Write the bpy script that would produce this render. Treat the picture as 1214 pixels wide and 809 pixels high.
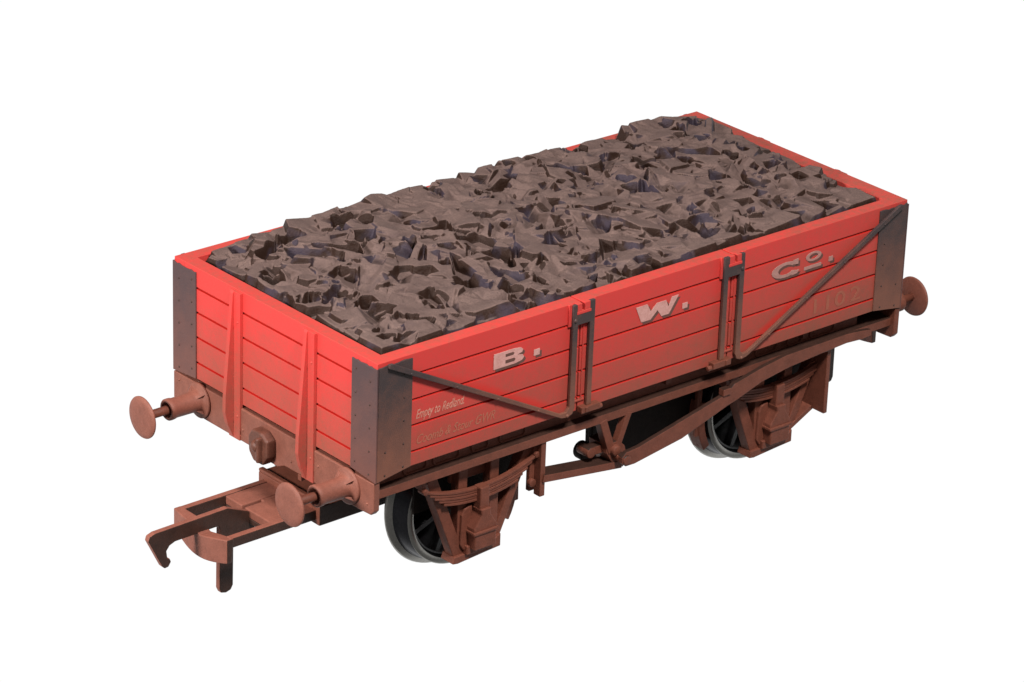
import bpy, bmesh, math, random
import numpy as np
from mathutils import Vector, Matrix
random.seed(7)
sc = bpy.context.scene
COL = sc.collection
for o in list(bpy.data.objects): bpy.data.objects.remove(o)

# ------------------------------------------------------------------ camera
cd = bpy.data.cameras.new('camera'); cam = bpy.data.objects.new('camera', cd); COL.objects.link(cam)
sc.camera = cam
cd.sensor_width = 36.0; cd.lens = 36.0*4361.06/1214.0
cd.clip_start = 0.5; cd.clip_end = 500
yaw, pitch, roll = 0.8517, -0.4178, 0.0357
f = Vector((math.cos(pitch)*math.cos(yaw), math.cos(pitch)*math.sin(yaw), math.sin(pitch)))
r0 = f.cross(Vector((0, 0, 1))).normalized(); u0 = r0.cross(f)
rr = r0*math.cos(roll) + u0*math.sin(roll); uu = -r0*math.sin(roll) + u0*math.cos(roll)
M = Matrix((rr, uu, -f)).transposed().to_4x4()
M.translation = Vector((-18.2855, -22.6412, 13.1794))
cam.matrix_world = M

# ------------------------------------------------------------------ light
w = bpy.data.worlds.new('World'); sc.world = w; w.use_nodes = True
nt = w.node_tree; nt.nodes.clear()
wo = nt.nodes.new('ShaderNodeOutputWorld'); bg = nt.nodes.new('ShaderNodeBackground')
tc = nt.nodes.new('ShaderNodeTexCoord'); sx = nt.nodes.new('ShaderNodeSeparateXYZ')
def wmath(op, a, b=0.0):
    n = nt.nodes.new('ShaderNodeMath'); n.operation = op
    for i, v in enumerate((a, b)):
        if isinstance(v, bpy.types.NodeSocket): nt.links.new(v, n.inputs[i])
        else: n.inputs[i].default_value = v
    return n.outputs[0]
def wramp(v, a, b, c, d):
    n = nt.nodes.new('ShaderNodeMapRange'); nt.links.new(v, n.inputs[0])
    for i, q in enumerate((a, b, c, d)): n.inputs[i+1].default_value = q
    return n.outputs[0]
# white backdrop sweeping under and behind the model; dim grey room above it and behind the camera
nt.links.new(tc.outputs['Generated'], sx.inputs[0])
toward = wmath('ADD', wmath('MULTIPLY', sx.outputs['X'], .656), wmath('MULTIPLY', sx.outputs['Y'], .755))
back = wramp(toward, -0.15, 0.25, 0.0, 1.0)
low = wramp(sx.outputs['Z'], 0.05, 0.35, 1.0, 0.0)
val = wmath('ADD', wmath('MULTIPLY', wmath('MULTIPLY', back, low), 1.0-0.15), 0.15)
nt.links.new(val, bg.inputs['Color']); nt.links.new(bg.outputs[0], wo.inputs['Surface'])
bg.inputs['Strength'].default_value = 1.02

def area(name, direction, dist, size, factor, color=(1, 1, 1)):
    d = Vector(direction).normalized()
    l = bpy.data.lights.new(name, 'AREA'); l.shape = 'DISK'; l.size = size
    l.energy = factor*math.pi**2*dist*dist; l.color = color
    o = bpy.data.objects.new(name, l); COL.objects.link(o)
    o.location = Vector((3.0, 1.4, -1.0)) + d*dist
    o.rotation_euler = (-d).to_track_quat('-Z', 'Y').to_euler()
    return o
area('key_lamp', (-0.93, 0.05, 0.36), 22, 4.0, 1.15, (1.0, 0.965, 0.94))
area('front_lamp', (-0.18, -0.56, 0.81), 24, 4.0, 1.30, (1.0, 0.97, 0.95))

sc.view_settings.view_transform = 'Standard'; sc.view_settings.look = 'None'
sc.view_settings.exposure = 0.0; sc.view_settings.gamma = 1.0
sc.render.engine = 'CYCLES'
sc.render.resolution_x = 1024; sc.render.resolution_y = 682

# ------------------------------------------------------------------ node helper
class NT:
    def __init__(s, name):
        s.m = bpy.data.materials.new(name); s.m.use_nodes = True; s.t = s.m.node_tree
        s.b = s.t.nodes['Principled BSDF']
        s.tc = s.t.nodes.new('ShaderNodeTexCoord')
        s.obj = s.tc.outputs['Object']
        x = s.t.nodes.new('ShaderNodeSeparateXYZ'); s.t.links.new(s.obj, x.inputs[0])
        s.X, s.Y, s.Z = x.outputs
    def put(s, inp, v):
        if isinstance(v, bpy.types.NodeSocket): s.t.links.new(v, inp)
        else: inp.default_value = v
    def math(s, op, a, b=0.0, clamp=False):
        n = s.t.nodes.new('ShaderNodeMath'); n.operation = op; n.use_clamp = clamp
        s.put(n.inputs[0], a); s.put(n.inputs[1], b); return n.outputs[0]
    def ramp(s, v, a, b, c=0.0, d=1.0):
        n = s.t.nodes.new('ShaderNodeMapRange'); s.put(n.inputs[0], v)
        n.inputs[1].default_value = a; n.inputs[2].default_value = b
        n.inputs[3].default_value = c; n.inputs[4].default_value = d; return n.outputs[0]
    def noise(s, scale, detail=3, rough=.5, vec=None):
        n = s.t.nodes.new('ShaderNodeTexNoise'); s.put(n.inputs['Vector'], vec or s.obj)
        n.inputs['Scale'].default_value = scale; n.inputs['Detail'].default_value = detail
        n.inputs['Roughness'].default_value = rough; return n.outputs['Fac']
    def mix(s, f, a, b):
        n = s.t.nodes.new('ShaderNodeMix'); n.data_type = 'RGBA'
        s.put(n.inputs[0], f)
        for i, v in ((6, a), (7, b)):
            s.put(n.inputs[i], v if isinstance(v, bpy.types.NodeSocket) else (*v, 1))
        return n.outputs[2]
    def bump(s, h, strength, dist=.01):
        n = s.t.nodes.new('ShaderNodeBump'); s.put(n.inputs['Height'], h)
        n.inputs['Strength'].default_value = strength; n.inputs['Distance'].default_value = dist
        s.t.links.new(n.outputs[0], s.b.inputs['Normal'])
    def scaled(s, v):
        n = s.t.nodes.new('ShaderNodeMapping'); s.put(n.inputs[0], s.obj)
        n.inputs['Scale'].default_value = v; return n.outputs[0]
    def end(s, col, rough=.6, spec=.3):
        s.put(s.b.inputs['Base Color'], col); s.put(s.b.inputs['Roughness'], rough)
        s.b.inputs['Specular IOR Level'].default_value = spec; return s.m

DUST = (0.235, 0.082, 0.052)
def mat_red():
    n = NT('weathered_red_paint')
    big = n.noise(2.2, 4, .6); mid = n.noise(14, 4, .65); fine = n.noise(75, 3, .7)
    grad = n.ramp(n.Z, -0.10, -1.14, -0.04, 0.68)
    v = n.math('ADD', grad, n.ramp(big, .3, .7, -.13, .13))
    v = n.math('ADD', v, n.ramp(mid, .3, .7, -.12, .12))
    v = n.math('ADD', v, n.ramp(n.X, 3.0, 6.6, 0, .26))
    v = n.math('ADD', v, n.ramp(fine, .3, .7, -.18, .20), True)
    # overspray kept off the paint just above each diagonal strap
    xm = n.math('SUBTRACT', 3.3, n.math('ABSOLUTE', n.math('SUBTRACT', n.X, 3.3)))
    dx, dz = 2.054, -1.059; L = math.hypot(dx, dz); nx, nz = -dz/L, dx/L
    d = n.math('ADD', n.math('MULTIPLY', n.math('SUBTRACT', xm, .113), nx), n.math('MULTIPLY', n.math('ADD', n.Z, .036), nz))
    c = n.math('MULTIPLY', n.math('GREATER_THAN', d, 0.0), n.ramp(d, .05, .10, 1, 0))
    c = n.math('MULTIPLY', c, n.ramp(xm, .45, 1.4, 0, .65))
    c = n.math('MULTIPLY', c, n.ramp(xm, 1.95, 2.15, 1, 0))
    g = n.t.nodes.new('ShaderNodeNewGeometry'); gs = n.t.nodes.new('ShaderNodeSeparateXYZ'); n.t.links.new(g.outputs['True Normal'], gs.inputs[0])
    v = n.math('ADD', v, n.math('MULTIPLY', n.ramp(gs.outputs[2], .7, .95, 0, 1), n.ramp(mid, .3, .7, .05, .5)), True)
    v = n.math('MULTIPLY', v, n.math('SUBTRACT', 1.0, c))
    red = n.mix(c, (0.59, 0.044, 0.038), (0.62, 0.018, 0.011))
    spk = n.ramp(fine, .60, .72, 0, .35)
    red = n.mix(spk, red, (0.62, 0.13, 0.10))
    col = n.mix(v, red, DUST)
    n.bump(n.math('ADD', fine, mid), .25, .004)
    return n.end(col, .62, .28)
def mat_plain(name, a, b, rough=.6, spec=.3, sc_=9, fine=70, bump=.3):
    n = NT(name)
    v = n.ramp(n.noise(sc_, 5, .65), .3, .7, 0, 1); fz = n.noise(fine, 3, .7)
    v = n.math('ADD', n.math('MULTIPLY', v, .65), n.ramp(fz, .3, .7, -.1, .45), True)
    n.bump(n.math('ADD', fz, v), bump, .005)
    return n.end(n.mix(v, a, b), rough, spec)
def mat_zmix(name, top, bot, z0, z1, rough=.55, spec=.3):
    n = NT(name)
    g = n.ramp(n.Z, z0, z1, 0, 1)
    g = n.math('ADD', g, n.ramp(n.noise(5, 4, .6), .3, .7, -.18, .18))
    fz = n.noise(80, 3, .7)
    g = n.math('ADD', g, n.ramp(fz, .3, .7, -.16, .16), True)
    n.bump(fz, .35, .005)
    return n.end(n.mix(g, top, bot), rough, spec)
RED = mat_red()
GROOVE = mat_plain('bare_red_plastic', (0.40, 0.012, 0.008), (0.52, 0.02, 0.012), .5, .3)
BROWN = mat_plain('brown_frame_paint', (0.118, 0.036, 0.021), (0.205, 0.062, 0.037), .6, .3)
RUST = mat_plain('rust_brown_spray', (0.165, 0.056, 0.037), (0.260, 0.090, 0.060), .58, .32)
BLACKBR = mat_plain('dark_plastic', (0.028, 0.014, 0.010), (0.060, 0.026, 0.018), .5, .35)
MATTBLACK = mat_plain('matt_black_plastic', (0.010, 0.007, 0.006), (0.022, 0.014, 0.011), .8, .15)
BLACK = mat_plain('black_plastic', (0.008, 0.008, 0.010), (0.016, 0.014, 0.015), .32, .5)
IRON = mat_zmix('grey_black_ironwork', (0.048, 0.034, 0.034), (0.20, 0.078, 0.050), -.15, -1.12)
IRONEND = mat_zmix('dusty_end_ironwork', (0.070, 0.040, 0.041), (0.145, 0.060, 0.048), -.10, -1.15)
LETTER = mat_plain('chalky_pink_lettering', (0.50, 0.235, 0.205), (0.64, 0.355, 0.315), .7, .2, 14, 60)
OILY = mat_plain('oily_dark_brown', (0.060, 0.022, 0.013), (0.150, 0.052, 0.033), .5, .35, 6)
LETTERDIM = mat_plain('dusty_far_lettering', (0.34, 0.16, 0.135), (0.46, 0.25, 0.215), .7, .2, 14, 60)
SHADOW = mat_plain('brown_letter_shading', (0.10, 0.045, 0.035), (0.16, 0.075, 0.06), .7, .2)
FAINT = mat_plain('faded_script', (0.46, 0.13, 0.09), (0.64, 0.33, 0.25), .7, .2, 20, 60)
FAINT2 = mat_plain('dust_covered_script', (0.37, 0.095, 0.060), (0.41, 0.150, 0.095), .7, .2, 20, 60)
FAINT3 = mat_plain('dust_covered_number', (0.335, 0.085, 0.053), (0.355, 0.120, 0.078), .7, .2, 20, 60)
def mat_steel():
    n = NT('blackened_steel'); n.b.inputs['Metallic'].default_value = .9
    fz = n.noise(60, 3, .6)
    return n.end(n.mix(fz, (0.17, 0.165, 0.155), (0.36, 0.35, 0.32)), .30, .5)
def mat_tread():
    n = NT('dark_tread'); n.b.inputs['Metallic'].default_value = .85
    return n.end(n.mix(n.noise(30), (0.018, 0.018, 0.021), (0.045, 0.045, 0.05)), .24, .5)
STEEL = mat_steel(); TREAD = mat_tread()
def mat_coal():
    n = NT('dusty_moulded_coal')
    g = n.t.nodes.new('ShaderNodeNewGeometry')
    s = n.t.nodes.new('ShaderNodeSeparateXYZ'); n.t.links.new(g.outputs['Normal'], s.inputs[0])
    mid = n.noise(6, 4, .6); fine = n.noise(60, 4, .7)
    up = n.math('ADD', n.ramp(s.outputs[2], .66, .82, 0, 1), n.ramp(mid, .3, .7, -.15, .15))
    up = n.math('ADD', up, n.ramp(fine, .3, .7, -.12, .12), True)
    edge = n.ramp(n.Z, -.05, -.14, 1, .0)
    up = n.math('MULTIPLY', up, edge)
    dust = n.mix(n.ramp(mid, .3, .7, 0, 1), (0.125, 0.080, 0.070), (0.175, 0.113, 0.096))
    dust = n.mix(n.ramp(fine, .35, .7, 0, .7), dust, (0.080, 0.055, 0.050))
    bare = n.mix(n.ramp(n.noise(3.2), .50, .62, 0, 1), (0.024, 0.011, 0.007), (0.040, 0.029, 0.040))
    wav = n.noise(30, 3, .6, n.scaled((1.0, .35, 2.0)))
    n.bump(n.math('ADD', n.math('MULTIPLY', fine, .9), n.math('ADD', wav, n.math('MULTIPLY', n.noise(34, 3, .6, n.scaled((.3, 1.6, 1.0))), .9))), .55, .010)
    return n.end(n.mix(up, bare, dust), n.ramp(up, 0, 1, .55, .75), .14)
COAL = mat_coal()

# ------------------------------------------------------------------ mesh builder
class MB:
    def __init__(s): s.bm = bmesh.new()
    def face(s, vs, m=0):
        try: fc = s.bm.faces.new(vs); fc.material_index = m; return fc
        except ValueError: return None
    def prism(s, poly, ax, a, b, m=0, mcap=None, medge=None):
        mcap = m if mcap is None else mcap
        def P(p, t): return {'x': (t, p[0], p[1]), 'y': (p[0], t, p[1]), 'z': (p[0], p[1], t)}[ax]
        A = [s.bm.verts.new(P(p, a)) for p in poly]; B = [s.bm.verts.new(P(p, b)) for p in poly]
        n = len(poly); fs = [s.face(A, mcap), s.face(B[::-1], mcap)]
        for i in range(n):
            fs.append(s.face([A[i], A[(i+1) % n], B[(i+1) % n], B[i]], medge[i] if medge else m))
        return s
    def box(s, x0, x1, y0, y1, z0, z1, m=0, mcap=None):
        return s.prism([(x0, z0), (x1, z0), (x1, z1), (x0, z1)], 'y', y0, y1, m, mcap)
    def bar(s, p, q, w, a, b, ax='y', m=0, mcap=None):
        p = Vector(p); q = Vector(q); d = (q-p).normalized(); n = Vector((-d.y, d.x))*w/2
        return s.prism([tuple(p-n), tuple(q-n), tuple(q+n), tuple(p+n)], ax, a, b, m, mcap)
    def lathe(s, prof, ax, c, seg=40, mats=None, closed=False):
        rings = []
        for (r, t) in prof:
            if r < 1e-6:
                P = {'x': (c[0]+t, c[1], c[2]), 'y': (c[0], c[1]+t, c[2]), 'z': (c[0], c[1], c[2]+t)}[ax]
                rings.append([s.bm.verts.new(P)]); continue
            R = []
            for k in range(seg):
                a = 2*math.pi*k/seg; u, v = r*math.cos(a), r*math.sin(a)
                P = {'x': (c[0]+t, c[1]+u, c[2]+v), 'y': (c[0]+u, c[1]+t, c[2]+v), 'z': (c[0]+u, c[1]+v, c[2]+t)}[ax]
                R.append(s.bm.verts.new(P))
            rings.append(R)
        pairs = list(zip(range(len(rings)-1), range(1, len(rings))))
        if closed: pairs.append((len(rings)-1, 0))
        for i, (ia, ib) in enumerate(pairs):
            A, B = rings[ia], rings[ib]; m = mats[i] if mats else 0
            for k in range(seg):
                k2 = (k+1) % seg
                if len(A) == 1 and len(B) == 1: continue
                if len(A) == 1: fc = s.face([A[0], B[k], B[k2]], m)
                elif len(B) == 1: fc = s.face([A[k], B[0], A[k2]], m)
                else: fc = s.face([A[k], B[k], B[k2], A[k2]], m)
                if fc: fc.smooth = True
        return s
    def dome(s, c, r, h, ax, sgn, m=0, seg=10):
        prof = [(r, 0), (r*.8, sgn*h*.55), (r*.42, sgn*h*.9), (0, sgn*h)]
        return s.lathe(prof, ax, c, seg, [m]*3)
    def path(s, pts, ax_y, r=.012, seg=6, m=0):
        n = len(pts)
        rings = []
        for i, p in enumerate(pts):
            a = Vector(pts[max(i-1, 0)]); b = Vector(pts[min(i+1, n-1)]); d = (b-a).normalized(); nn = Vector((-d.y, d.x))
            rings.append([s.bm.verts.new((p[0]+nn.x*r*math.cos(t), ax_y+r*math.sin(t), p[1]+nn.y*r*math.cos(t))) for t in [2*math.pi*k/seg for k in range(seg)]])
        for A, B in zip(rings, rings[1:]):
            for k in range(seg): s.face([A[k], B[k], B[(k+1) % seg], A[(k+1) % seg]], m)
        return s
    def build(s, name, mats, parent, bevel=.006, label=None, dark_top=False):
        bmesh.ops.recalc_face_normals(s.bm, faces=s.bm.faces[:])
        if dark_top:                    # upward faces take the dark plastic, the rest the given material
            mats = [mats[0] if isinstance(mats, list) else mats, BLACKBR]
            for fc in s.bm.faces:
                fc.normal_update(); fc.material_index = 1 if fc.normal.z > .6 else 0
        me = bpy.data.meshes.new(name); s.bm.to_mesh(me); s.bm.free()
        for m in (mats if isinstance(mats, (list, tuple)) else [mats]): me.materials.append(m)
        o = bpy.data.objects.new(name, me); COL.objects.link(o)
        if parent:
            o.parent = parent
            o.location = -world(parent)
        if bevel:
            b = o.modifiers.new('Bevel', 'BEVEL'); b.width = bevel; b.segments = 2; b.limit_method = 'ANGLE'
            b.angle_limit = math.radians(35)
        if label: o['label'] = label
        return o
def world(o):
    v = Vector(o.location)
    while o.parent: o = o.parent; v += o.location
    return v

L, W = 6.6, 3.02
BASE = Vector((3.3, 1.51, -2.63))
wag = bpy.data.objects.new('toy_coal_wagon', None); COL.objects.link(wag); wag.location = BASE
wag['label'] = 'weathered red model railway wagon with rusty brown frame, heaped with dark coal'
wag['category'] = 'toy wagon'

# mirrored helpers: end = 0 near end (x=0), 1 far end; side = 0 near side (y=0), 1 far side
def MX(x, end): return x if end == 0 else L-x
def MY(y, side): return y if side == 0 else W-y
def flip(o, end, side):
    """mirror mesh data about the wagon's centre (meshes are in wagon space)"""
    if not (end or side): return o
    me = o.data
    for v in me.vertices:
        if end: v.co.x = L-v.co.x
        if side: v.co.y = W-v.co.y
    if end != side: me.flip_normals()
    return o

# ------------------------------------------------------------------ planked walls
T = .15; TF = .20
GR = [-.205, -.45, -.70, -.955]
def wall_profile(zb, gd=.022, gw=.011, T=T):
    pts = [(0, 0)]; me = []
    for g in GR:
        pts += [(0, g+gw), (gd, g+gw*.35), (gd, g-gw*.35), (0, g-gw)]
        me += [0, 1, 1, 1]
    pts += [(0, zb), (T, zb)]; me += [0, 0]
    for g in reversed(GR):
        pts += [(T, g-gw), (T-gd*.6, g), (T, g+gw)]; me += [0, 1, 1]
    pts += [(T, 0)]; me += [0, 0]
    return pts, me
for side in (0, 1):
    p, me = wall_profile(-1.092); mb = MB()
    # board ends differ slightly: the side is three panels (fixed end, drop door, fixed end)
    for x0, x1 in ((0, 2.345), (2.362, 4.238), (4.255, L)):
        mb.prism(p, 'x', x0, x1, 0, 0, me)
    # the thin gaps of the door, closed behind
    mb.box(2.34, 2.37, .03, T-.004, -1.088, -.004, 1); mb.box(4.23, 4.26, .03, T-.004, -1.088, -.004, 1)
    sw = flip(mb.build('side_wall', [RED, GROOVE], wag, .0035), 0, side)
    SW = sw if side == 0 else SW
for end in (0, 1):
    p, me = wall_profile(-1.12, T=(T, TF)[end])
    p = [(a, b) for a, b in p]
    mb = MB()
    # profile is (depth, z): extrude along y
    mb.prism(p, 'y', T, W-T, 0, 0, me)
    flip(mb.build('end_wall', [RED, GROOVE], wag, .0035), end, 0)
MB().box(T, L-T, T, W-T, -1.10, -1.03, 0).build('floor', BLACKBR, wag, 0)

# ------------------------------------------------------------------ corner plates with rivets
for end in (0, 1):
    for side in (0, 1):
        mb = MB()
        # plate on the end face; the red of the rim runs ragged over the plate tops
        jag = lambda a, b, z: [(a+(b-a)*k/9, z+random.uniform(-.009, .007)) for k in range(10)]
        mb.prism(jag(.004, .347, -.046)+[ (.347, -1.118), (.16, -1.134), (-.0, -1.148), (-.014, -1.15), (-.014, -.04)], 'x', -.014, .002, 1)
        # plate on the side face
        mb.prism(jag(.006, .385, -.033)+[ (.385, -1.086), (.20, -1.115), (.002, -1.148)], 'y', -.0135, .002, 0)
        for k in range(5):
            z = -.135-.225*k
            mb.dome((-.014, .285, z), .0105, .008, 'x', -1, 2); mb.dome((-.014, .085, z-.055), .0105, .008, 'x', -1, 2)
            mb.dome((.295, -.0135, z-.03), .0105, .007, 'y', -1, 2); 
            if k > 2: mb.dome((.09, -.0135, z-.06), .0105, .007, 'y', -1, 2)
        flip(mb.build('corner_plate', [IRON, IRONEND, BLACKBR], wag, .004), end, side)

# ------------------------------------------------------------------ end stanchions
for end in (0, 1):
    for yc in (2.065, .965):
        mb = MB()
        mb.box(-.034, .001, yc-.105, yc+.06, -1.478, -.012)
        mb.prism([(-.030, -.006), (-.046, -.03), (-.070, -.35), (-.125, -1.02), (-.13, -1.20), (-.10, -1.33), (-.034, -1.475), (-.030, -1.475)], 'y', yc-.012, yc+.034)
        mb.dome((-.034, yc-.07, -.30), .012, .01, 'x', -1); mb.dome((-.034, yc-.07, -1.24), .012, .01, 'x', -1)
        flip(mb.build('end_stanchion', RED, wag, .006), end, 0)

# ------------------------------------------------------------------ door brackets and diagonal straps
def door_post(end, side):
    mb = MB()
    # red mounting block, notched at the top
    mb.prism([(2.195, .004), (2.245, .004), (2.245, -.03), (2.262, -.052), (2.262, -.095), (2.44, -.095), (2.44, .004), (2.515, .004), (2.515, -.215), (2.195, -.215)], 'y', -.020, .003)
    mb.box(2.275, 2.33, -.045, .003, -.092, .003); mb.box(2.362, 2.43, -.045, .003, -.092, .003)
    mb.box(2.268, 2.438, -.050, .003, -.10, -.072)
    mb.box(2.30, 2.318, -.010, .003, -.98, -.22)
    mb.box(2.385, 2.40, -.010, .003, -1.0, -.22)
    mb.box(2.29, 2.43, -.012, .003, -.98, -1.0)
    flip(mb.build('door_post', RED, wag, .004), end, side)
    mb = MB()
    # two uprights joined by a cross piece, the outer one bending into the diagonal strap
    mb.prism([(2.228, .0), (2.275, .0), (2.275, -.10), (2.425, -.10), (2.425, .004), (2.490, .004), (2.488, -1.045), (2.432, -1.045), (2.432, -.205),
              (2.288, -.205), (2.286, -1.03), (2.262, -1.085), (2.205, -1.108), (2.13, -1.096), (.10, -.056), (.10, -.018), (.14, -.018), (2.12, -1.050), (2.185, -1.052), (2.222, -1.01), (2.226, -.20)], 'y', -.046, -.012)
    mb.dome((2.255, -.046, -.155), .022, .014, 'y', -1, 0, 12)
    mb.dome((2.20, -.046, -1.09), .018, .012, 'y', -1, 0, 12)
    for k in (.12, .38, .62, .86):
        mb.dome((.10+k*2.03, -.046, -.04-k*1.045), .012, .008, 'y', -1)
    flip(mb.build('diagonal_strap', IRON, wag, .005), end, side)
    mb = MB()
    mb.box(2.355, 2.585, -.070, .003, -1.108, -1.045); mb.box(2.40, 2.43, -.077, 0, -1.103, -1.050)
    mb.lathe([(0, -.05), (.026, -.05), (.026, .03), (0, .03)], 'x', (2.60, -.03, -1.10), 14)
    flip(mb.build('door_hinge', BROWN, wag, .006), end, side)
for e in (0, 1):
    for s_ in (0, 1): door_post(e, s_)

# ------------------------------------------------------------------ lettering on the near side
def letters():
    H = .158; z0 = -.405
    def quadset(mb, polys, x, z, sx, sz, y, m):
        for p in polys: mb.prism([(x+a*sx, z+b*sz) for a, b in p], 'y', y, .004, m)
    B = [[(0, 0), (0, 1), (.72, 1), (.93, .93), (1.0, .78), (.97, .62), (.80, .53), (.99, .44), (1.04, .26), (.97, .09), (.75, 0)]]
    Bh = [[(.40, .62), (.40, .80), (.66, .80), (.70, .71), (.66, .62)], [(.40, .19), (.40, .40), (.70, .40), (.74, .295), (.70, .19)]]
    return B, Bh
def letter_obj(name, polys, holes, shade_off, lab):
    mb = MB()
    dx, dz = shade_off
    for p in polys:   # shade first, lying under the face
        mb.prism([(a+dx, b+dz) for a, b in p], 'y', -.0022, .003, 1)
    for i, p in enumerate(polys): mb.prism(p, 'y', -.0050-(i >= 18)*.0006*(i-17), .003, 0)
    for p in holes: mb.prism(p, 'y', -.0066, -.0045, 1)
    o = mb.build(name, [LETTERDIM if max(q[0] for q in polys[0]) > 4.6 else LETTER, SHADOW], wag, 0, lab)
    # keep the letters off the plank grooves: they are pressed on the second plank
    return o
def tr(polys, x, z, sx, sz, sk=0): return [[(x+a*sx+b*sk*sz, z+b*sz) for a, b in p] for p in polys]
B, Bh = letters()
OFF = (.026, -.026)
letter_obj('letter', tr(B, 1.325, -.408, .345, .150), tr(Bh, 1.325, -.408, .345, .150), OFF, "chalky letter B with brown shading")
letter_obj('letter_dot', [[(1.80, -.335), (1.87, -.335), (1.87, -.395), (1.80, -.395)]], [], OFF, "full stop after the B")
Wp = [[(0, 1), (.27, 1), (.36, .50), (.50, .90), (.72, .90), (.78, .46), (.86, 1), (1.02, 1), (.80, 0), (.62, 0), (.52, .45), (.36, 0), (.14, 0)]]
letter_obj('letter', tr(Wp, 3.035, -.405, .525, .165), [], OFF, "chalky letter W with brown shading")
letter_obj('letter_dot', [[(3.625, -.345), (3.69, -.345), (3.69, -.40), (3.625, -.40)]], [], OFF, "full stop after the W")
def arcpoly(cx, cz, rx, rz, wx, wz, a0, a1, n=18):
    o = [(cx+rx*math.cos(math.radians(a0+(a1-a0)*k/n)), cz+rz*math.sin(math.radians(a0+(a1-a0)*k/n))) for k in range(n+1)]
    i = [(cx+(rx-wx)*math.cos(math.radians(a0+(a1-a0)*k/n)), cz+(rz-wz)*math.sin(math.radians(a0+(a1-a0)*k/n))) for k in range(n+1)]
    return [[o[k], o[k+1], i[k+1], i[k]] for k in range(n)]
letter_obj('letter', arcpoly(4.965, -.338, .185, .078, .085, .030, 35, 330) + [[(5.06, -.262), (5.13, -.258), (5.13, -.315), (5.075, -.31)], [(5.05, -.415), (5.12, -.375), (5.145, -.375), (5.12, -.41)]], [], OFF, "chalky letter C with brown shading")
letter_obj('letter', arcpoly(5.335, -.285, .105, .048, .045, .020, 0, 360, 20), [], OFF, "small raised letter o of Co")
letter_obj('letter_dot', [[(5.215, -.375), (5.445, -.375), (5.445, -.408), (5.215, -.408)]], [], OFF, "short bar under the raised o")
letter_obj('letter_dot', [[(5.545, -.345), (5.60, -.345), (5.60, -.395), (5.545, -.395)]], [], OFF, "full stop after Co")

def text_obj(txt, x, z, size, mat, shear, name, lab, sxs=1.0, off=0.0, y=-.0018):
    cu = bpy.data.curves.new(name, 'FONT'); cu.body = txt; cu.size = size; cu.shear = shear; cu.extrude = .0006; cu.offset = off
    cu.space_character = 1.0
    t = bpy.data.objects.new(name, cu); COL.objects.link(t)
    dg = bpy.context.evaluated_depsgraph_get()
    me = bpy.data.meshes.new_from_object(t.evaluated_get(dg)); bpy.data.objects.remove(t)
    for v in me.vertices:
        v.co = Vector((x+v.co.x*sxs, y-v.co.z, z+v.co.y))
    me.materials.clear(); me.materials.append(mat)
    o = bpy.data.objects.new(name, me); COL.objects.link(o); o.parent = wag; o.location = -BASE; o['label'] = lab
    return o
text_obj('Empty to Redland.', .435, -.645, .125, FAINT, .42, 'script_line', 'faded slanting script, first line', .60, .0015)
text_obj('Coomb & Stour GWR', .44, -.895, .125, FAINT2, .42, 'script_line', 'fainter slanting script, second line', .80, .0010)
for ch, xx in (('1', 5.33), ('1', 5.50), ('0', 5.67), ('2', 5.88)):
    text_obj(ch, xx, -.905, .215, FAINT3, 0, 'digit', 'faded digit '+ch+' under the dust', 1.42, .003)

# ------------------------------------------------------------------ underframe
WY = .13
for side in (0, 1):
    mb = MB()
    mb.prism([(.045, -1.262), (WY, -1.255), (WY, -1.095), (.30, -1.095), (.30, -1.350), (.045, -1.345)], 'x', .052, 6.15)
    mb.prism([(.045, -1.262), (.27, -1.255), (.27, -1.095), (.298, -1.095), (.298, -1.348), (.045, -1.345)], 'x', 6.148, L-.052)
    for k in range(13):
        mb.dome((.22+k*.46, WY+.002, -1.150+.03*(k % 2)), .018, .016, 'y', -1, 0, 6)
    for x0 in (2.66, 3.55, 4.1, 5.35):
        mb.box(x0, x0+.07, WY-.05, WY+.005, -1.19, -1.096)
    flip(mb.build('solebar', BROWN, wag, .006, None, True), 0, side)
    for x0, x1 in ((.42, .68), (.76, 1.06), (1.21, 1.40), (1.54, 1.84), (4.76, 5.04), (5.19, 5.38), (5.50, 5.82)):
        zt, zb = -1.098, -1.240                      # raised plates over the axleguards
        pts = [(x0, zt), (x0, zb+.03), (x0+.012, zb+.010), (x0+.035, zb), (x1-.035, zb), (x1-.012, zb+.010), (x1, zb+.03), (x1, zt), (x0, zt)]
        flip(MB().path(pts, WY-.002, .012).build('crown_plate', BROWN, wag, 0), 0, side)
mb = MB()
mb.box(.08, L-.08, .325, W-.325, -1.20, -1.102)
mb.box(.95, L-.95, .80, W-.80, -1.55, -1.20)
mb.build('inner_frame', MATTBLACK, wag, .01)
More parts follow.
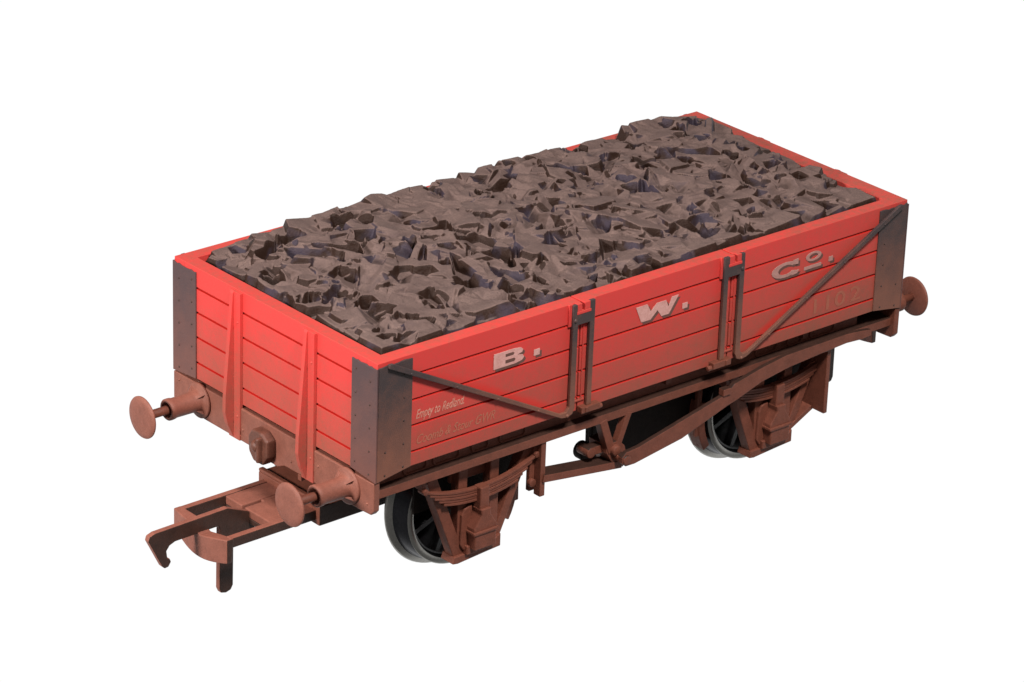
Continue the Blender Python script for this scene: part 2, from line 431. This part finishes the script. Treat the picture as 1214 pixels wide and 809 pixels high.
for end in (0, 1):
    mb = MB()
    poly = [(0.0, -1.155), (0.0, -1.43), (.04, -1.475), (.20, -1.482), (.90, -1.478), (1.30, -1.482), (1.40, -1.53), (1.62, -1.53), (1.72, -1.482), (2.12, -1.482), (2.82, -1.482), (2.98, -1.475), (W, -1.43), (W, -1.155)]
    mb.prism(poly, 'x', -.018, .05)
    for y, z in ((2.93, -1.22), (2.93, -1.40), (.80, -1.29), (1.93, -1.36), (1.2, -1.40), (.09, -1.38)):
        mb.dome((-.018, y, z), .014, .012, 'x', -1)
    flip(mb.build('headstock', RUST if end == 0 else BROWN, wag, .010), end, 0)
    # drawbar hook plate: a faceted lump
    mb = MB()
    c = (-.018, 1.58, -1.375)
    mb.prism([(1.43, -1.27), (1.52, -1.21), (1.66, -1.215), (1.72, -1.30), (1.71, -1.45), (1.64, -1.53), (1.50, -1.53), (1.43, -1.43)], 'x', -.12, -.01)
    mb.lathe([(0, -.075), (.05, -.06), (.065, -.01), (.065, .03)], 'x', (-.115, 1.57, -1.35), 12)
    mb.box(-.17, -.10, 1.50, 1.545, -1.50, -1.25)
    flip(mb.build('drawhook_plate', OILY, wag, .018), end, 0)
    mb = MB(); mb.bar((1.06, -1.47), (1.06, -1.53), .05, -.03, .02, 'x')
    flip(mb.build('bolt', BROWN, wag, .006), end, 0)

# ------------------------------------------------------------------ buffers
for end in (0, 1):
    for yb in (.365, 2.60):
        c = (0, yb, -1.305)
        mb = MB()
        mb.lathe([(0, -.012), (.172, -.012), (.175, -.038), (.160, -.046), (.118, -.050), (.104, -.075), (.098, -.13), (.096, -.32), (.103, -.345), (.105, -.37), (.104, -.392), (.098, -.400), (.078, -.400), (.074, -.30), (0, -.29)], 'x', c, 36,
                 [0]*14)
        for a in (45, 135, 225, 315):
            ca, sa = math.cos(math.radians(a)), math.sin(math.radians(a))
            P = lambda r, t, o: mb.bm.verts.new((c[0]+t, c[1]+r*ca-o*sa, c[2]+r*sa+o*ca))
            A = [P(.09, -.04, .012), P(.162, -.04, .012), P(.09, -.13, .012)]; Bv = [P(.09, -.04, -.012), P(.162, -.04, -.012), P(.09, -.13, -.012)]
            mb.face(A); mb.face(Bv)
            for k in range(3): mb.face([A[k], A[(k+1) % 3], Bv[(k+1) % 3], Bv[k]])
        bo = flip(mb.build('buffer', RUST if end == 0 else BROWN, wag, 0), end, 0)
        rod = MB().lathe([(0, -.25), (.043, -.25), (.043, -.675), (0, -.675)], 'x', c, 20).build('buffer_rod', BROWN, wag, 0)
        flip(rod, end, 0)
        hd = MB().lathe([(0, -.655), (.06, -.658), (.190, -.672), (.203, -.680), (.205, -.690), (.200, -.698), (.15, -.704), (.08, -.707), (0, -.708)], 'x', c, 48).build('buffer_head', RUST, wag, 0)
        flip(hd, end, 0)
        for q in (rod, hd):
            q.parent = bo; q.location = (0, 0, 0)
            q.location.x = .02
            if end: q.location.x = -.09          # the far buffers stand pushed in a little

# ------------------------------------------------------------------ tension-lock couplings
for end in (0, 1):
    mb = MB()   # mounting box, open plate on top
    mb.box(.16, 1.30, 1.00, 1.93, -2.03, -1.83, 0, 1)
    mb.box(.16, .215, 1.00, 1.93, -1.83, -1.795, 0)
    mb.box(.55, 1.25, 1.20, 1.80, -1.80, -1.50, 0, 1)
    bxo = flip(mb.build('coupling_mount', [BROWN, BLACKBR], wag, .012), end, 0)
    mb = MB()
    zt, zb = -1.885, -1.985
    y0, y1 = 1.055, 1.865
    mb.box(-.80, .165, y0, 1.125, zb, zt, 0, 1)                       # side rails
    mb.box(-.80, .165, 1.795, y1, zb, zt-.002, 0, 1)
    mb.box(-.78, .10, 1.797, 1.83, -2.13, zb+.01, 1, 1)
    mb.box(-.318, -.29, 1.13, 1.80, -2.03, zb+.012, 1, 1)
    mb.box(-.315, .17, 1.124, 1.50, zb+.01, zt-.006, 0)               # rear plate with a slot
    mb.box(-.315, .17, 1.545, 1.796, zb+.01, zt-.006, 0)
    mb.box(-.10, .17, 1.499, 1.546, zb+.01, zt-.008, 0)
    # front bumper plate: convex in plan and deeper in the middle
    n = 14; pf = []
    for k in range(n+1):
        t = k/n; y = y0-.005+(y1-y0+.01)*t
        bow = -.845-.05*math.sin(math.pi*t)
        low = -2.075-.085*math.sin(math.pi*min(1, (1-t)*1.0+.0))-.05*(1-t)
        top = zt-.003-.072*max(0, 1-abs(y-1.42)/(.36 if y < 1.42 else .12))
        pf.append((y, bow, low, top))
    vs = [[mb.bm.verts.new((x, y, z)) for (x, z) in ((bx_, tp), (bx_-.0, lo), (bx_+.055, lo), (-.765, tp))] for y, bx_, lo, tp in pf]
    for A, Bv in zip(vs, vs[1:]):
        for k in range(4): mb.face([A[k], A[(k+1) % 4], Bv[(k+1) % 4], Bv[k]])
    mb.face(vs[0], 1); mb.face(vs[-1], 0)
    cp = flip(mb.build('coupling', [RUST, BLACKBR], wag, .010), end, 0)
    mb = MB()
    hk = [(-.56, -1.80), (-1.36, -1.815), (-1.42, -1.835), (-1.435, -1.875), (-1.285, -2.17), (-1.255, -2.20), (-1.215, -2.195), (-1.185, -2.15), (-1.20, -2.115), (-1.225, -2.105), (-1.235, -2.03), (-1.20, -1.985), (-1.14, -1.962),
          (-.66, -1.955), (-.645, -1.99), (-.65, -2.60), (-.63, -2.645), (-.575, -2.66), (-.52, -2.645), (-.495, -2.60), (-.49, -2.16), (-.26, -2.14), (-.22, -1.93), (-.32, -1.90)]
    mb.prism(hk, 'y', 1.43, 1.49, 0, 1)
    h = flip(mb.build('hook', [RUST, BLACKBR], wag, .008), end, 0)
    h.parent = cp; h.location = (0, 0, 0)

# ------------------------------------------------------------------ running gear
WZ = -1.93
def circ(xc, zc, r, a0, a1, n):
    return [(xc+r*math.cos(math.radians(a0+(a1-a0)*k/n)), zc+r*math.sin(math.radians(a0+(a1-a0)*k/n))) for k in range(n+1)]
def wheel(xc, side):
    c = (xc, 0, WZ)
    prof = [(.530, .465), (.538, .452), (.588, .450), (.600, .462), (.608, .630), (.625, .650), (.672, .670), (.684, .695), (.672, .715), (.55, .718), (.52, .70)]
    mats = [1, 0, 0, 1, 1, 0, 0, 0, 1, 1, 1]
    mb = MB().lathe(prof, 'y', c, 72, mats, closed=True)
    wo_ = flip(mb.build('wheel', [STEEL, TREAD], wag, 0), 0, side)
    mb = MB()
    mb.lathe([(0, .47), (.05, .47), (.10, .485), (.125, .52), (.14, .60), (0, .60)], 'y', c, 24)
    for k in range(8):
        a = math.radians(22.5+45*k); ca, sa = math.cos(a), math.sin(a)
        vs = []
        for r, hw in ((.09, .055), (.53, .035)):
            for yy, ww in ((.52, .6), (.56, 1.), (.60, 1.)):
                for sg in (-1, 1):
                    vs.append((xc+r*ca-sg*hw*ww*sa, yy, WZ+r*sa+sg*hw*ww*ca))
        V = [mb.bm.verts.new(v) for v in vs]
        for q in ((0, 1, 7, 6), (1, 3, 9, 7), (3, 5, 11, 9), (5, 4, 10, 11), (4, 2, 8, 10), (2, 0, 6, 8)): mb.face([V[i] for i in q])
    mb.lathe([(.50, .50), (.527, .50), (.527, .70), (0, .70), (0, .66), (.50, .66)], 'y', c, 48, [0]*6, closed=True)  # rim lining, plus a black disc added to keep the spoke gaps dark
    sp = flip(mb.build('spokes', BLACK, wag, 0), 0, side); sp.parent = wo_; sp.location = (0, 0, 0)
def axleguard(xc, side):
    mb = MB()
    y0, y1 = .150, .29
    mb.bar((xc-.55, -1.40), (xc-.195, -2.30), .115, y0, y1-.02, m=0)
    mb.bar((xc+.60, -1.40), (xc+.235, -2.20), .090, y0+.003, y1-.02)
    mb.bar((xc-.175, -1.32), (xc-.175, -2.26), .105, y0+.006, y1-.024)
    mb.bar((xc+.20, -1.32), (xc+.20, -2.22), .105, y0+.006, y1-.024)
    mb.prism([(xc-.30, -2.325), (xc-.24, -2.335), (xc+.10, -2.31), (xc+.27, -2.30), (xc+.27, -2.17), (xc+.12, -2.25), (xc-.28, -2.26)], 'y', y0-.03, y1+.006)
    mb.prism([(xc-.13, -1.80), (xc-.24, -2.05), (xc-.24, -2.27), (xc+.25, -2.25), (xc+.28, -2.0), (xc+.17, -1.80)], 'y', y0+.03, y1-.03)
    mb.box(xc-.26, xc+.26, y0+.09, y1-.01, -1.56, -1.32)
    g = flip(mb.build('axleguard', BROWN, wag, .008), 0, side)
    mb = MB()   # leaf spring: five leaves sagging to the buckle
    for k in range(5):
        hl = .66-.055*k; n = 12
        def zz(t): return -1.470-.130*(1-(t/.66)**2)-.028*k
        top = [(xc+hl*(-1+2*i/n), zz(hl*(-1+2*i/n))) for i in range(n+1)]
        mb.prism(top + [(a, b-.023) for a, b in reversed(top)], 'y', y0-.055+.005*(k % 2), y0-.004)
    mb.lathe([(0, -.06), (.030, -.06), (.030, .03), (0, .03)], 'y', (xc-.66, y0, -1.475), 12); mb.lathe([(0, -.06), (.030, -.06), (.030, .03), (0, .03)], 'y', (xc+.66, y0, -1.475), 12)
    mb.box(xc-.685, xc-.64, y0-.03, y0+.08, -1.465, -1.325); mb.box(xc+.635, xc+.68, y0-.03, y0+.08, -1.465, -1.325)
    sp = flip(mb.build('leaf_spring', BROWN, wag, .003), 0, side)
    mb = MB()
    mb.box(xc-.055, xc+.055, y0-.105, y0, -1.84, -1.590)
    # flared axlebox
    prof = [(-.06, -1.80), (-.055, -1.86), (-.10, -1.93), (-.135, -1.98), (-.14, -2.02), (-.125, -2.035), (-.125, -2.20), (.125, -2.20), (.125, -2.035), (.14, -2.02), (.135, -1.98), (.10, -1.93), (.055, -1.86), (.06, -1.80)]
    mb.prism([(xc+a, b) for a, b in prof], 'y', y0-.13, y0+.06)
    mb.box(xc-.15, xc+.15, y0-.145, y0+.05, -2.045, -2.01)
    mb.prism([(xc-.20, -1.86), (xc-.17, -1.80), (xc-.12, -1.78), (xc-.08, -1.78), (xc-.08, -2.22), (xc-.17, -2.22), (xc-.21, -2.16)], 'y', y0-.025, y0+.05)
    mb.box(xc-.16, xc+.17, y0-.06, y0+.05, -2.26, -2.17)
    ab = flip(mb.build('axlebox', BROWN, wag, .014), 0, side)
    ib = flip(MB().box(xc-.56, xc+.62, .385, .41, -1.84, -1.30).build('dark_backing', MATTBLACK, wag, 0), 0, side)  # added dark plate: its colour stands in for shade behind the axleguard openings
    for q in (sp, ab, ib): q.parent = g; q.location = (0, 0, 0)
def brake_shoe(xc, sgn, side):
    a0, a1 = (14, -30) if sgn > 0 else (166, 210)
    o = circ(xc, WZ, .635, a0, a1, 8); i = circ(xc, WZ, .72, a0, a1, 8)
    mb = MB(); mb.prism(o + i[::-1], 'y', .46, .62)
    mb.bar((xc+sgn*.70, -1.30), (xc+sgn*.715, -2.12), .06, .47, .52); mb.bar((xc+sgn*.62, -2.26), (xc+sgn*.70, -1.9), .05, .52, .56)
    flip(mb.build('brake_shoe', BROWN, wag, .01), 0, side)
XW = (1.355, 5.10)
for xc in XW:
    MB().lathe([(0, .30), (.045, .30), (.055, .50), (.055, 2.52), (.045, 2.72), (0, 2.72)], 'y', (xc, 0, WZ), 20).build('axle', TREAD, wag, 0)
    for side in (0, 1):
        wheel(xc, side); axleguard(xc-.035, side)
for side in (0, 1):
    brake_shoe(XW[0], 1, side); brake_shoe(XW[1], -1, side)

# ------------------------------------------------------------------ brake gear
for side in (0, 1):
    mb = MB()
    mb.prism([(2.88, -1.70), (2.93, -1.655), (3.10, -1.64), (4.20, -1.40), (4.30, -1.322), (4.68, -1.245), (4.98, -1.205), (5.45, -1.200), (5.80, -1.196), (6.00, -1.215), (6.14, -1.235), (6.14, -1.300), (6.02, -1.31), (5.80, -1.295), (5.45, -1.315),
              (5.02, -1.345), (4.66, -1.40), (4.35, -1.50), (4.22, -1.53), (3.64, -1.712), (3.04, -1.803), (2.93, -1.80), (2.88, -1.76)], 'y', -.085, -.035)
    mb.lathe([(0, -.10), (.045, -.10), (.05, -.085), (.05, .10), (0, .10)], 'y', (2.935, 0, -1.735), 18)
    mb.box(4.14, 4.24, -.10, -.03, -1.41, -1.34)
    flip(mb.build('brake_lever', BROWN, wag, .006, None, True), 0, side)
    mb = MB()
    mb.bar((2.735, -1.325), (2.865, -1.68), .085, .04, .13); mb.bar((3.065, -1.325), (2.925, -1.68), .065, .043, .12)
    mb.lathe([(0, -.03), (.05, -.02), (.055, .02), (.055, .3)], 'y', (2.895, .02, -1.665), 18)
    flip(mb.build('brake_hanger', BROWN, wag, .006), 0, side)
    mb = MB()
    mb.prism([(2.80, -1.60), (2.95, -1.585), (3.03, -1.66), (3.07, -1.80), (3.02, -1.88), (2.92, -1.86), (2.80, -1.68)], 'y', .05, .30, 0)
    mb.bar((2.02, -1.715), (3.0, -1.845), .075, .04, .22, m=0)
    mb.lathe([(0, -.02), (.055, -.02), (.055, .14), (0, .14)], 'y', (2.66, .12, -1.655), 16, [0]*3); mb.bar((2.66, -1.655), (2.86, -1.66), .085, .12, .22, m=0)
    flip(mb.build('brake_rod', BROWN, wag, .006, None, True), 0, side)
    mb = MB()
    mb.prism([(3.02, -1.20), (3.20, -1.20), (3.16, -1.98), (3.02, -1.98)], 'y', .50, .56)
    mb.lathe([(0, 0), (.09, 0), (.09, .12), (0, .12)], 'y', (2.98, .5, -1.90), 20)
    mb.prism([(3.1, -1.20), (5.0, -1.20), (4.95, -1.82), (4.55, -1.98), (3.45, -2.22), (3.12, -2.10)], 'y', .60, .70)  # added black plate standing in for the shaded mouldings behind the brake gear
    flip(mb.build('brake_link_backing', MATTBLACK, wag, .01), 0, side)
    mb = MB()   # strap hanging by the first spring
    mb.box(1.995, 2.055, .06, .15, -1.90, -1.33); mb.box(1.94, 2.04, .15, .20, -1.86, -1.33)
    mb.lathe([(0, -.03), (.04, -.03), (.04, .02), (0, .02)], 'y', (1.945, .13, -1.76), 14)
    flip(mb.build('brake_strap', BROWN, wag, .006), 0, side)
    mb = MB()   # tall lever guard at the far axleguard
    mb.box(5.60, 5.65, -.03, .30, -2.02, -1.33); mb.box(5.52, 5.645, -.045, -.005, -1.34, -1.22)
    mb.bar((5.30, -2.17), (5.62, -2.01), .05, .14, .28)
    mb.box(5.65, 5.69, .08, .14, -1.50, -1.38)
    flip(mb.build('lever_guard', BROWN, wag, .006), 0, side)

# ------------------------------------------------------------------ coal load (one moulded insert)
def coal():
    rng = np.random.default_rng(11)
    x0, x1, y0, y1 = T+.006, L-TF-.006, T+.006, W-T-.006
    step = .0090
    xs = np.arange(x0, x1+1e-6, step); ys = np.arange(y0, y1+1e-6, step)
    X, Y = np.meshgrid(xs, ys, indexing='ij')
    def base(x, y):
        d = np.minimum.reduce([x-x0, x1-x, (y-y0)*1.0, (y1-y)*1.0])
        e = np.clip(np.minimum(d/.10, (x-x0)/.30), 0, 1)
        h = -.11 + .115*(1-(1-e)**2)
        u = np.clip((y-y0)/1.5, 0, 1); u = u*u*(3-2*u)
        ex = np.sqrt(np.clip((x-x0)/1.3, 0, 1))*np.clip((x1-x)/.45, 0, 1)**.7
        h = h + (.025+.115*u)*ex*np.clip(d/.14, 0, 1)
        return h
    Hh = base(X, Y) - .12
    N = 1000
    cx = rng.uniform(x0+.03, x1-.03, N); cy = rng.uniform(y0+.03, y1-.03, N)
    for i in range(N):
        R = rng.uniform(.12, .27)*(1 if rng.random() > .25 else .5)
        tilt = rng.uniform(.0, .26); az = rng.uniform(0, 2*np.pi)
        gx, gy = tilt*np.cos(az), tilt*np.sin(az)
        b = float(base(np.array(cx[i]), np.array(cy[i])))
        top = b + rng.uniform(-.06, .015)
        m = int((R*1.9+.08)/step)+1
        ix = int((cx[i]-x0)/step); iy = int((cy[i]-y0)/step)
        a, b2 = max(0, ix-m), min(len(xs), ix+m+1); c, d = max(0, iy-m), min(len(ys), iy+m+1)
        dx = X[a:b2, c:d]-cx[i]; dy = Y[a:b2, c:d]-cy[i]
        h = top + gx*dx + gy*dy
        k = rng.integers(4, 7); th0 = rng.uniform(0, 2*np.pi)
        for j in range(k):
            th = th0 + 2*np.pi*(j+rng.uniform(-.28, .28))/k
            s = rng.uniform(1.0, 4.5); rj = R*rng.uniform(.65, 1.2)
            dist = dx*np.cos(th)+dy*np.sin(th)
            h = np.minimum(h, top + gx*dx*.4 + gy*dy*.4 - s*(dist-rj))
        h = np.minimum(h, b + .045 + .25*(gx*dx + gy*dy))
        Hh[a:b2, c:d] = np.maximum(Hh[a:b2, c:d], h)
    # broken-out angular hollows between the lumps
    for i in range(520):
        px, py = rng.uniform(x0+.12, x1-.1), rng.uniform(y0+.10, y1-.08)
        R = rng.uniform(.050, .125) if i % 3 else rng.uniform(.03, .06); m = int(R*2.2/step)+1
        ix = int((px-x0)/step); iy = int((py-y0)/step)
        a, b2 = max(0, ix-m), min(len(xs), ix+m+1); c, d = max(0, iy-m), min(len(ys), iy+m+1)
        dx = X[a:b2, c:d]-px; dy = Y[a:b2, c:d]-py
        lev = float(np.median(Hh[a:b2, c:d])); k = rng.integers(3, 6); th0 = rng.uniform(0, 2*np.pi)
        wall = np.full(dx.shape, -9.)
        for j in range(k):
            th = th0 + 2*np.pi*(j+rng.uniform(-.25, .25))/k
            s = rng.uniform(2.6, 5.0) if rng.random() > .3 else rng.uniform(.5, .9)
            wall = np.maximum(wall, s*(dx*np.cos(th)+dy*np.sin(th)-R*rng.uniform(.55, 1.25)))
        fl = -rng.uniform(.09, .17) + rng.uniform(-.4, .4)*dx + rng.uniform(-.4, .4)*dy
        Hh[a:b2, c:d] = np.minimum(Hh[a:b2, c:d], lev+.015+np.maximum(wall, fl))
    # soften a touch, as cast resin is, and add a fine broken grain
    for _ in range(1):
      K = Hh.copy()
      K[1:-1, 1:-1] = (Hh[1:-1, 1:-1]*8+Hh[2:, 1:-1]+Hh[:-2, 1:-1]+Hh[1:-1, 2:]+Hh[1:-1, :-2])/12
      Hh = K
    def vn(sc_, seed):
        r = np.random.default_rng(seed); gx_, gy_ = int((x1-x0)*sc_)+3, int((y1-y0)*sc_)+3
        G = r.uniform(-1, 1, (gx_, gy_)); u = (X-x0)*sc_; v = (Y-y0)*sc_
        iu = u.astype(int); iv = v.astype(int); fu = u-iu; fv = v-iv; fu = fu*fu*(3-2*fu); fv = fv*fv*(3-2*fv)
        return (G[iu, iv]*(1-fu)+G[iu+1, iv]*fu)*(1-fv)+(G[iu, iv+1]*(1-fu)+G[iu+1, iv+1]*fu)*fv
    Hh = Hh + .0030*vn(7, 1) + .0014*vn(20, 2) + .0008*vn(50, 3)
    d = np.minimum.reduce([X-x0, x1-X, Y-y0, y1-Y])
    Hh = Hh - .10*np.clip(1-d/.05, 0, 1)**1.5
    nx, ny = X.shape
    co = np.stack([X, Y, Hh], -1).reshape(-1, 3)
    idx = np.arange(nx*ny).reshape(nx, ny)
    q = np.stack([idx[:-1, :-1], idx[1:, :-1], idx[1:, 1:], idx[:-1, 1:]], -1).reshape(-1, 4)
    # skirt and underside so that the load is a solid block
    ring = np.concatenate([idx[:, 0], idx[-1, 1:], idx[-2::-1, -1], idx[0, -2:0:-1]])
    low = co[ring].copy(); low[:, 2] = -.60; nb = len(co); co = np.concatenate([co, low])
    k = np.arange(len(ring)); k2 = (k+1) % len(ring)
    q2 = np.stack([ring[k2], ring[k], nb+k, nb+k2], -1)
    me = bpy.data.meshes.new('coal_load')
    me.from_pydata(co.tolist(), [], q.tolist()+q2.tolist()+[list(range(nb+len(ring)-1, nb-1, -1))])
    me.materials.append(COAL)
    me.polygons.foreach_set('use_smooth', [True]*len(me.polygons))
    o = bpy.data.objects.new('coal_load', me); COL.objects.link(o)
    o['label'] = 'moulded load of dusty brown-black coal lumps heaped inside the red wagon'
    o['category'] = 'coal load'
    return o
coal()
